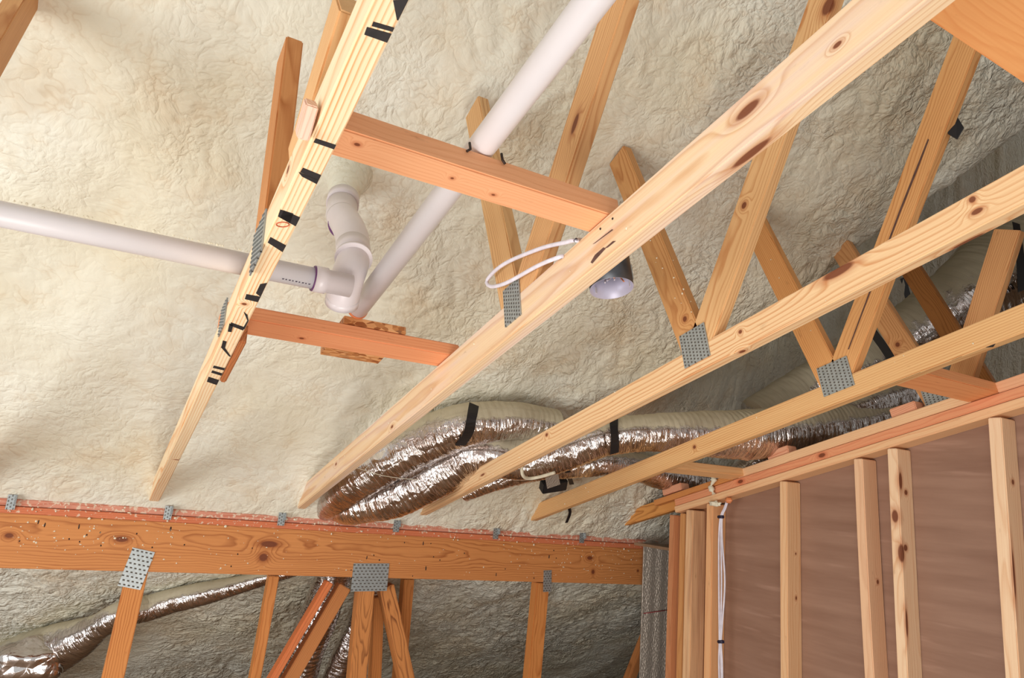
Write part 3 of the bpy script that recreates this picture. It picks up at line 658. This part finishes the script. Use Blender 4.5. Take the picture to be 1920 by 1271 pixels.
# below the girder
duct('foil_duct', [on_foam(-30, 1275, 0.06), on_foam(60, 1235, 0.10), on_foam(150, 1196, 0.11), on_foam(225, 1152, 0.10), on_foam(280, 1140, 0.07), on_foam(330, 1125, 0.06), on_foam(420, 1104, 0.05), on_foam(500, 1082, 0.04), on_foam(560, 1066, 0.03)],
     [46, 46, 42, 36, 20, 20, 19, 14, 11], 'brown foil duct slanting up under the left half of the girder', seed=31, spray=0.28)
duct('foil_duct', [on_y(632, 1060, 3.62), on_y(618, 1100, 3.64), on_y(600, 1150, 3.68), on_y(578, 1205, 3.74), on_y(556, 1275, 3.84), on_y(540, 1330, 3.9)],
     [30, 31, 31, 30, 30, 30], 'upright silver foil duct hanging under the girder left of the slanting struts', seed=35, spray=0.05, ridge=0.06)
duct('foil_duct', [on_y(706, 1075, 3.62), on_y(688, 1130, 3.66), on_y(662, 1190, 3.72), on_y(636, 1250, 3.8), on_y(615, 1310, 3.9)],
     [18, 19, 20, 20, 20], 'thin silver foil duct glimpsed between the fanned struts', seed=38, spray=0.05)
o = blob('duct_collar', on_foam(60, 1240, 0.16), (0.15, 0.10, 0.11), M['foil'], None, 4, 0.10); tag(o, 'crumpled foil wrap around the duct joint at bottom left', 'duct wrap')

# black hanger straps and scraps
def strap(pts, width, label, wdir=(1, 0, 0), th=0.002):
    P = catmull(pts, 0.02); bm = bmesh.new(); rows = []; wd = np.array(wdir, float)
    for i, p in enumerate(P):
        T = _n(P[min(i + 1, len(P) - 1)] - P[max(i - 1, 0)]); w = _n(wd - T * (wd @ T)); nn = np.cross(T, w)
        rows.append([bm.verts.new(p + w * a * width / 2 + nn * b * th / 2) for a, b in ((-1, -1), (1, -1), (1, 1), (-1, 1))])
    for a, b in zip(rows, rows[1:]):
        for k in range(4): bm.faces.new((a[k], a[(k + 1) % 4], b[(k + 1) % 4], b[k]))
    bm.faces.new(rows[0][::-1]); bm.faces.new(rows[-1]); bmesh.ops.recalc_face_normals(bm, faces=bm.faces)
    me = bpy.data.meshes.new('hanger_strap'); bm.to_mesh(me); bm.free(); o = link('hanger_strap', me, M['black']); return tag(o, label, 'strap')
strap([on_foam(889, 758, 0.16), on_foam(884, 785, 0.235), on_foam(878, 812, 0.235), on_foam(860, 838, 0.2), on_foam(846, 845, 0.16)], 0.042, 'black strap wrapped over the upper foil duct beside the long near chord')
strap([on_y(1151, 770, 2.38), on_y(1151, 800, 2.315), on_y(1153, 825, 2.315), on_y(1152, 850, 2.35)], 0.040, 'black strap hugging the long duct in the middle of the photo')
strap([on_foam(1060, 870, 0.2), on_foam(1066, 890, 0.16), on_foam(1072, 908, 0.12)], 0.022, 'short black strap end above the chord near the wall corner')
strap([on_foam(1062, 944, 0.03), on_foam(1069, 960, 0.035), on_foam(1062, 980, 0.03)], 0.016, 'small curled black strap end dangling against the foam above the girder')
strap([on_y(1905, 418, 1.62), on_y(1912, 470, 1.62), on_y(1916, 545, 1.66)], 0.070, 'wide black strap at the right edge beside the rearmost web')
strap([on_x(1636, 622, 2.72), on_x(1660, 655, 2.72), on_x(1680, 690, 2.72)], 0.035, 'black strap lying diagonally left of the knotted amber web', (0, 0.7, 0.7))
strap([on_foam(1694, 520, 0.10), on_foam(1702, 555, 0.10), on_foam(1714, 585, 0.10)], 0.07, 'black strap in the dark gap above the widest duct')
o = decal('wrap_scrap', [on_x(1776, 222, 2.03), on_x(1794, 217, 2.05), on_x(1808, 240, 2.06), on_x(1795, 262, 2.03), on_x(1778, 252, 2.02)], (-1, -0.4, -0.3), M['black'], None, 0.012); tag(o, 'black scrap of wrap stuck to the long web at upper right', 'scrap')
# duct tape patch and junction under the chord
o, fr = lumber('duct_boot', on_foam(1015, 912, 0.10), on_foam(1060, 905, 0.10), 0.06, 0.05, M['black'], bevel=0.004); tag(o, 'dark square duct boot poking out between ducts above the foam', 'duct boot')
o = decal('paper_label', [on_foam(1022, 896, 0.20), on_foam(1046, 888, 0.20), on_foam(1050, 908, 0.20), on_foam(1026, 916, 0.20)], (0, -1, -0.2), M['bubble'], None, 0.002); tag(o, 'grey foil patch on the dark duct boot', 'foil patch')
o = tube('foam_rope', catmull([on_y(978, 872, 2.42), on_y(980, 890, 2.46), on_y(990, 897, 2.5), on_y(1012, 894, 2.5), on_y(1040, 886, 2.5)], 0.01), [0.007] * len(catmull([on_y(978, 872, 2.42), on_y(980, 890, 2.46), on_y(990, 897, 2.5), on_y(1012, 894, 2.5), on_y(1040, 886, 2.5)], 0.01)), M['crumb'], None, 10); tag(o, 'thin cream bead of foam squeezed under the long duct', 'foam')

# ---------------------------------------------------------------- girder under the eave, its plates and struts
YB = 3.30
def bp(px, py): return on_y(px, py, YB)
gl = bp(-260, 1045); girder = empty('girder_truss', bp(0, 1062), 'heavy orange-brown girder with fanned struts crossing the lower photo', 'girder')
bTL, bBL, bTR, bBR = bp(0, 961), bp(0, 1064), bp(1206, 1029), bp(1206, 1096)
dirb = _n((bTR + bBR) / 2 - (bTL + bBL) / 2); cL = (bTL + bBL) / 2 - dirb * 1.1; cR = (bTR + bBR) / 2 + dirb * 0.12
hb = float(np.linalg.norm(bTL - bBL)); bth = 0.11
s_ = np.array([0, bth / 2, 0]); fr = frame(cL + s_, cR + s_, side=(0, 1, 0)); kk = []
for (px, py, l, w) in ((505, 1020, 0.045, 0.016), (494, 1045, 0.022, 0.020), (228, 1011, 0.030, 0.014), (17, 1004, 0.018, 0.012), (1112, 1072, 0.012, 0.014), (1106, 1046, 0.022, 0.012), (1196, 1070, 0.008, 0.008)):
    c = to_local(fr, bp(px, py)); kk.append((c[0], c[1], c[2], l, w))
tc_, _f = lumber('top_chord', cL + s_, cR + s_, bth, hb, wood('girder_wood', *BEAM, ring=0.0056, pith=(-0.16, 0.02), warp=0.020, knots=kk, contrast=0.85), girder, side=(0, 1, 0))
for _k in range(34):
    _x = random.uniform(10, 1190); _y = 975 + 0.05 * _x + random.uniform(0, 1) * (82 - 0.02 * _x)
    blob('nail_dent', bp(_x, _y) + np.array([0, 0.0005, 0]), (0.0035, 0.002, 0.0045 + 0.008 * (_k % 4 == 0)), M['nail'], tc_, 1, 0.2)
def bweb(pa, pb, w, mat, dy=0.0, name='strut', dep=0.06):
    p0 = on_y(*pa, YB + dy); p1 = on_y(*pb, YB + dy); p0[1] += dep / 2; p1[1] += dep / 2; d = _n(p1 - p0); p1 = p1 + d * 0.55
    return lumber(name, p0, p1, dep, w, mat, girder, side=(0, 1, 0))
mB = wood('strut_wood', rgb(222, 148, 82), rgb(178, 102, 46)); mB2 = wood('strut_wood', rgb(204, 134, 78), rgb(150, 88, 44), pith=(0.0, -0.08)); mB3 = wood('strut_wood', rgb(214, 142, 80), rgb(120, 66, 34), pith=(0.03, 0.02), warp=0.03)
bweb((258, 1072), (212, 1271), 0.078, mB)
bweb((515, 1080), (480, 1271), 0.045, mB, 0.16, dep=0.06)
bweb((648, 1100), (548, 1271), 0.060, mB2, 0.02)
bweb((620, 1092), (515, 1271), 0.030, wood('strut_wood', rgb(222, 130, 78), rgb(182, 92, 48)), 0.0)
bweb((688, 1100), (672, 1271), 0.080, mB3, 0.0)
bweb((726, 1100), (764, 1271), 0.072, mB3, 0.02)
bweb((712, 1120), (706, 1271), 0.05, mB, 0.12)
bweb((768, 1086), (752, 1271), 0.055, mB, 0.22)
bweb((1019, 1093), (1003, 1271), 0.080, mB, 0.02)
bweb((1242, 1130), (1180, 1290), 0.05, mB2, 0.30)
vd = lambda a, b: _n(bp(*b) - bp(*a))
def gp(px, py, ax, l1, l2, rows, cols): return nail_plate('connector_plate', bp(px, py) + np.array([0, -0.002, 0]), ax, np.cross(ax, [0, 1.0, 0]), l1, l2, girder, rows, cols)
gp(256, 1066, vd((268, 1038), (246, 1094)), 0.15, 0.085, 9, 5)
gp(694, 1082, vd((696, 1058), (691, 1108)), 0.125, 0.175, 9, 9)
gp(1026, 1089, vd((1027, 1068), (1026, 1111)), 0.11, 0.05, 9, 3)

# two plates on top of the girder
pTL, pTR = bp(0, 934), bp(1206, 1011)
for i, (f0, f1, lab, m) in enumerate(((0.0, 0.5, 'upper of two pink wooden plates along the top of the girder', wood('plate_wood', rgb(214, 150, 126), rgb(186, 100, 72), ring=0.005, specks=1.6, warp=0.01)),
                                   (0.52, 1.0, 'lower of two reddish plates lying directly on the girder', wood('plate_wood', rgb(216, 128, 88), rgb(182, 86, 50), ring=0.005, specks=1.0, warp=0.01)))):
    u0 = pTL * (1 - f0) + bTL * f0; u1 = pTL * (1 - f1) + bTL * f1; w0 = pTR * (1 - f0) + bTR * f0; w1 = pTR * (1 - f1) + bTR * f1
    c0 = (u0 + u1) / 2 - dirb * 1.1 + np.array([0, 0.05, 0]); c1 = (w0 + w1) / 2 + dirb * 0.12 + np.array([0, 0.05, 0])
    c0[1] += 0.006 - 0.01 * i; c1[1] += 0.006 - 0.01 * i
    o, fr = lumber('wall_plate', c0, c1, 0.10, float(np.linalg.norm(u0 - u1)) * 0.98, m, side=(0, 1, 0), bevel=0.002); tag(o, lab, 'wall plate')
for (px, py, wh) in ((22, 941, 'at the far left end'), (315, 961, 'below the tip of the spray-marked chord'), (527, 973, 'below the tip of the long near chord'), (742, 986, 'beside the low end of the foil duct'), (928, 1000, 'right of the duct end, above plain girder'), (1089, 1008, 'nearest the stud wall corner')):
    e = empty('truss_clip', bp(px, py), 'small galvanized truss clip on the pink plates ' + wh, 'metal clip', 'truss clips along the plates')
    c = bp(px, py) + np.array([0, -0.010, 0.0])
    nail_plate('clip_leg', c, dirb, np.array([0, 0, 1.0]), 0.03, 0.055, e, 3, 4)
    nail_plate('clip_flange', c + np.array([0.012, -0.008, 0.012]), np.array([0.2, -1.0, 0.2]), np.array([0, 0, 1.0]), 0.022, 0.03, e, 2, 2)

# ---------------------------------------------------------------- stud wall at the right
XWL = 2.56
def plate(n0, n1, y_px0, y_px1, depth, mat, label, name='wall_plate', x0=XWL):
    """board following the ceiling slope, its room face at x0, between normal heights n0..n1"""
    m = (n0 + n1) / 2
    def a_at(px, py): r = ray(px, py); p = r * (x0 / r[0]); return a_of(p)
    p0 = Xw * (x0 + depth / 2) + Aw * a_at(*y_px0) + Nw * m; p1 = Xw * (x0 + depth / 2) + Aw * a_at(*y_px1) + Nw * m
    o, fr = lumber(name, p0, p1, depth, abs(n1 - n0) - 0.001, mat, bevel=0.0025); return tag(o, label, 'wall plate')
plate(0.687, 0.7195, (1264, 950), (2150, 690), 0.089, wood('plate_wood', rgb(240, 196, 148), rgb(216, 140, 92), ring=0.006, warp=0.01, contrast=0.5), 'pale lower top plate sitting directly on the studs of the right wall')
plate(0.7205, 0.7545, (1264, 936), (2150, 660), 0.044, wood('plate_wood', rgb(232, 160, 116), rgb(206, 110, 72), ring=0.005, warp=0.012, contrast=0.6, knots=[(0.9, -0.022, 0, 0.02, 0.01), (0.45, -0.022, 0, 0.02, 0.01)]), 'pinkish upper top plate of the right stud wall')
plate(0.7555, 0.793, (1382, 890), (1818, 745), 0.040, wood('nailer_wood', rgb(240, 198, 152), rgb(220, 146, 100), ring=0.006, contrast=0.45), 'pale nailer strip on the wall plates between the two blocks', 'nailer_strip')
plate(0.7555, 0.793, (1868, 728), (2150, 640), 0.040, wood('nailer_wood', rgb(236, 178, 136), rgb(216, 140, 100), ring=0.006, contrast=0.45), 'nailer strip on the wall plates at the right edge', 'nailer_strip')
plate(0.7555, 0.785, (1225, 937), (1372, 893), 0.040, wood('nailer_wood', rgb(222, 152, 88), rgb(184, 104, 50), ring=0.006), 'amber nailer strip at the corner end of the stud wall', 'nailer_strip')
for (p0, p1, lab) in (((1438, 848), (1478, 838), 'small pink scrap block lying on the nailer strip above the first wide stud bay'), ((1668, 768), (1716, 754), 'pale scrap block lying on the nailer strip beside the orange block'), ((1242, 916), (1276, 900), 'small pink scrap block near the corner of the stud wall')):
    q0 = on_x(*p0, 2.575); q1 = on_x(*p1, 2.575); q0 = Xw * 2.60 + Aw * a_of(q0) + Nw * 0.812; q1 = Xw * 2.60 + Aw * a_of(q1) + Nw * 0.812
    o, fr = lumber('scrap_block', q0, q1, 0.06, 0.036, wood('scrap_wood', rgb(236, 176, 140), rgb(206, 120, 84), ring=0.005)); tag(o, lab, 'wood block')
ZB = -1.75
def ztop(y): return (0.6865 - Nw[1] * y) / Nw[2]
def stud(y, label, mat=None, x0=XWL, w=0.038, dep=0.089, lean=0.0, seg=1, wave=0.0, top=None):
    zt = ztop(y) if top is None else top
    bm_sh = w / 2 * Aw[2] / Aw[1]
    o, fr = lumber('wall_stud', (x0 + dep / 2, y, zt + (-abs(bm_sh))), (x0 + dep / 2, y + lean, ZB), dep, w, mat or M['stud'], wave=wave, seg=seg)
    return tag(o, label, 'wall stud', 'studs of the right wall')
sm = lambda *a, **k: wood('stud_wood', *a, ring=0.011, warp=0.02, contrast=0.55, **k)
S1 = (rgb(238, 196, 150), rgb(208, 140, 86)); S2 = (rgb(246, 214, 176), rgb(214, 152, 100))
stud(2.79, 'narrow stud at the very corner of the right wall', sm(rgb(206, 142, 98), rgb(168, 100, 62)), dep=0.06)
stud(2.745, 'second stud from the corner, set back in shadow', sm(rgb(214, 158, 100), rgb(176, 112, 62)), x0=XWL + 0.03, dep=0.06)
stud(2.665, 'third stud from the corner, thick and pale-edged', sm(*S1, tint=rgb(176, 126, 96)), w=0.05)
stud(2.53, 'stud carrying the white cable bundle', sm(rgb(240, 186, 134), rgb(212, 138, 86)), w=0.042)
kst = lambda y, z, sx=0.0: (ztop(y) - z, -0.0445 if sx else 0.0, 0.019, 0.012, 0.008)
stud(2.10, 'straight stud between the cable bundle and the bowed stud', sm(*S1, knots=[(0.48, 0.01, 0.019, 0.01, 0.006), (0.30, 0.01, 0.019, 0.006, 0.005)]))
stud(1.743, 'bowed stud at the left of the close pair', sm(rgb(240, 198, 158), rgb(206, 148, 110), knots=[(0.46, 0.01, 0.019, 0.01, 0.008)]), lean=-0.05, wave=0.008, seg=14)
stud(1.603, 'heavily knotted stud at the right of the close pair', sm(*S2, knots=[(0.12, -0.03, 0.019, 0.04, 0.012), (0.16, 0.0, 0.019, 0.012, 0.012), (0.25, -0.04, 0.0, 0.03, 0.016), (0.38, -0.044, 0.019, 0.04, 0.018), (0.36, -0.02, 0.019, 0.014, 0.014), (0.62, -0.035, 0.019, 0.06, 0.008)]), lean=-0.02)
stud(1.240, 'tall pale-edged stud nearest the right edge', sm(*S2, knots=[(0.21, 0.0, 0.019, 0.012, 0.010), (0.5, -0.035, 0.019, 0.1, 0.008)]), lean=0.0, w=0.042)
stud(0.86, 'stud just beyond the right edge of the photo', sm(*S2))
# brown sheathing behind the studs
def panel(name, verts, mat, th, nrm):
    nn = _n(nrm) * th; bm = bmesh.new(); a = [bm.verts.new(v) for v in verts]; b = [bm.verts.new(np.array(v) + nn) for v in verts]
    bm.faces.new(a); bm.faces.new(b[::-1]); k = len(a)
    for i in range(k): bm.faces.new((a[i], b[i], b[(i + 1) % k], a[(i + 1) % k]))
    bmesh.ops.recalc_face_normals(bm, faces=bm.faces); me = bpy.data.meshes.new(name); bm.to_mesh(me); bm.free(); return link(name, me, mat)
xs_ = XWL + 0.0895
o = panel('wall_right', [(xs_, 2.52, ZB), (xs_, 0.2, ZB), (xs_, 0.2, ztop(0.2) + 0.03), (xs_, 2.52, ztop(2.52) + 0.03)], M['sheath'], 0.012, (1, 0, 0)); tag(o, kind='structure')
o = panel('floor', [(-3, -2.5, ZB), (10, -2.5, ZB), (10, 3.3, ZB), (-3, 3.3, ZB)], M['floor'], 0.03, (0, 0, -1)); tag(o, kind='structure')
o = panel('floor', [(-3, 3.3, -1.76), (10, 3.3, -1.76), (10, 7.6, -1.76), (-3, 7.6, -1.76)], M['floor'], 0.03, (0, 0, -1)); tag(o, kind='structure')  # unseen deck past the girder, added to keep light off the lower foam
o = panel('ceiling', [(2.70, 3.25, -0.25), (2.70, -0.9, -0.25), (10, -0.9, -0.25), (10, 3.25, -0.25)], M['floor'], 0.015, (0, 0, 1)); tag(o, kind='structure')  # unseen lid behind the stud wall, added to block light from below
o = panel('wall_light_blocker', [(2.70, -0.9, ZB), (10, -0.9, ZB), (10, -0.9, 7), (2.70, -0.9, 4.0)], M['floor'], 0.015, (0, -1, 0)); tag(o, kind='structure')  # unseen partition, added to shut out world light behind the stud wall
o = panel('trim_1', [(xs_ - 0.001, 2.80, ZB), (xs_ - 0.001, 2.54, ZB), (xs_ - 0.001, 2.54, ztop(2.54) + 0.03), (xs_ - 0.001, 2.80, ztop(2.80) + 0.03)], wood('backer', rgb(150, 100, 66), rgb(110, 66, 40)), 0.012, (1, 0, 0)); tag(o, kind='structure')
# bubble foil curtain between girder end and the corner
yc = 3.22; g0, g1 = on_y(1206, 1018, yc), on_y(1268, 1008, yc - 0.05); nseg = 40; bm = bmesh.new(); rows = []
for j in range(41):
    z = (1 - j / 40) * 0.0 + j / 40; row = []
    for i in range(nseg + 1):
        u = i / nseg; b = g0 * (1 - u) + g1 * u; yy = b[1] + 0.0015 * math.sin(u * 20 + z * 2); zz = b[2] * (1 - z) + (-1.5) * z + (0.012 * math.sin(u * 9) if j == 0 else 0)
        row.append(bm.verts.new((b[0] + 0.01 * z, yy, zz)))
    rows.append(row)
for a, b in zip(rows, rows[1:]):
    for i in range(nseg): bm.faces.new((a[i], a[i + 1], b[i + 1], b[i])).smooth = True
me = bpy.data.meshes.new('bubble_foil_curtain'); bm.to_mesh(me); bm.free(); o = link('bubble_foil_curtain', me, M['bubble'])
sm_ = o.modifiers.new('thick', 'SOLIDIFY'); sm_.thickness = 0.008; tag(o, 'grey ribbed bubble-foil sheet hanging between girder end and stud wall', 'insulation sheet')
tube('red_line', [on_y(1207, 1150, yc - 0.012), on_y(1256, 1143, yc - 0.062)], 0.0022, plain('red_tape', rgb(150, 40, 44), 0.6), o, 8)

# cables down the stud
xc_ = XWL - 0.008
cbs = empty('cable_bundle', on_x(1362, 942, xc_), 'bundle of white cables tied down the face of the fourth stud', 'cable bundle')
for k, (dx, bow) in enumerate(((-2, 0), (2, 1), (4, 5))):
    pp = [on_x(1364 + dx * 0.3, 938, xc_), on_x(1358 + dx * 0.4, 955, xc_), on_x(1352 + dx * 0.5, 969, xc_ - 0.004), on_x(1350 + dx, 1010, xc_ - 0.003), on_x(1350 + dx + bow, 1090, xc_ - 0.003), on_x(1350 + dx * 0.7 + bow * 0.3, 1170, xc_ - 0.003), on_x(1350 + dx * 0.5, 1203, xc_ - 0.004), on_x(1350 + dx, 1240, xc_), on_x(1351 + dx, 1300, xc_), on_x(1351 + dx, 1400, xc_)]
    tube('cable', catmull(pp, 0.02), 0.0042, M['cable'], cbs, 10)
for py in (969, 1203): tube('cable_tie', [on_x(1347, py, xc_ - 0.006), on_x(1356, py, xc_ - 0.006)], 0.0075, M['tie'], cbs, 12)
o = blob('wire_sealant', on_x(1366, 938, xc_), (0.012, 0.022, 0.012), M['orange']); tag(o, 'orange sealant where the cables enter the wall plate', 'sealant')
drip = [on_x(1340, 878, 2.545), on_x(1335, 888, 2.54), on_x(1338, 900, 2.54), on_x(1333, 912, 2.54), on_x(1338, 926, 2.54)]
pd = catmull(drip, 0.006); o = tube('foam_drip', pd, [0.010 + 0.005 * math.sin(i * 0.9) + 0.003 * math.sin(i * 2.3) for i in range(len(pd))], M['crumb'], None, 14); tag(o, 'wavy cream foam drip hanging over the wall plates above the cables', 'foam')
o = blob('foam_blob', on_x(1341, 944, 2.545), (0.012, 0.03, 0.014), M['crumb'], None, 3, 0.3); tag(o, 'cream foam lump on the plate just left of the orange sealant', 'foam')

# crumbs of foam stuck to the woodwork
bm = bmesh.new()
def crumb(p, r):
    g = bmesh.ops.create_icosphere(bm, subdivisions=1, radius=r); sc = [random.uniform(0.5, 1.5) for _ in range(3)]
    for v in g['verts']: v.co = Vector((v.co.x * sc[0], v.co.y * sc[1], v.co.z * sc[2])) + Vector(p)
for _ in range(90): crumb(bp(random.uniform(20, 330), random.gauss(1010, 22)), random.uniform(0.0015, 0.004))
for _ in range(90):
    x = random.uniform(300, 1200); crumb(bp(x, random.uniform(985 + x * 0.02, 1058 + x * 0.028)), random.uniform(0.0012, 0.0035))
for _ in range(70):
    x = random.uniform(950, 1200); crumb(bp(x, random.uniform(1030, 1088)), random.uniform(0.0012, 0.003))
for _ in range(70):
    x = random.uniform(0, 1200); crumb(bp(x, 938 + x * 0.064 + random.uniform(-2, 24)) + np.array([0, -0.006, 0]), random.uniform(0.002, 0.005))
for x, a, b in ((XT[2], (1250, 480), (1300, 600)), (XT[3], (1440, 480), (1520, 620)), (XT[2], (1200, 420), (1290, 590))):
    for _ in range(7):
        t_ = random.random(); crumb(on_x(a[0] + (b[0] - a[0]) * t_ + random.uniform(-12, 12), a[1] + (b[1] - a[1]) * t_, x - 0.0195), random.uniform(0.001, 0.003))
for _ in range(30): crumb(pt(random.choice(XT[1:4]) - 0.019 + random.uniform(-.002, .001), random.uniform(0.6, 3.0), random.uniform(0.01, 0.075)), random.uniform(0.001, 0.003))
for _ in range(60): crumb(L1 + (L2 - L1) * random.random() + np.array([0, -0.016, 0.0255]), random.uniform(0.001, 0.003))
me = bpy.data.meshes.new('foam_crumbs'); bm.to_mesh(me); bm.free(); o = link('foam_crumbs', me, M['crumb'])
tag(o, 'scattered crumbs of cream foam stuck to girder, plates and pipe', 'foam crumbs', kind='stuff')
# stretched threads of foam
o = tube('foam_thread', catmull([on_foam(662, 875, 0.2), on_foam(720, 892, 0.22), on_foam(785, 900, 0.2)], 0.02), 0.0012, M['crumb'], None, 6); tag(o, 'pale thread stretched across the pair of foil ducts', 'thread')
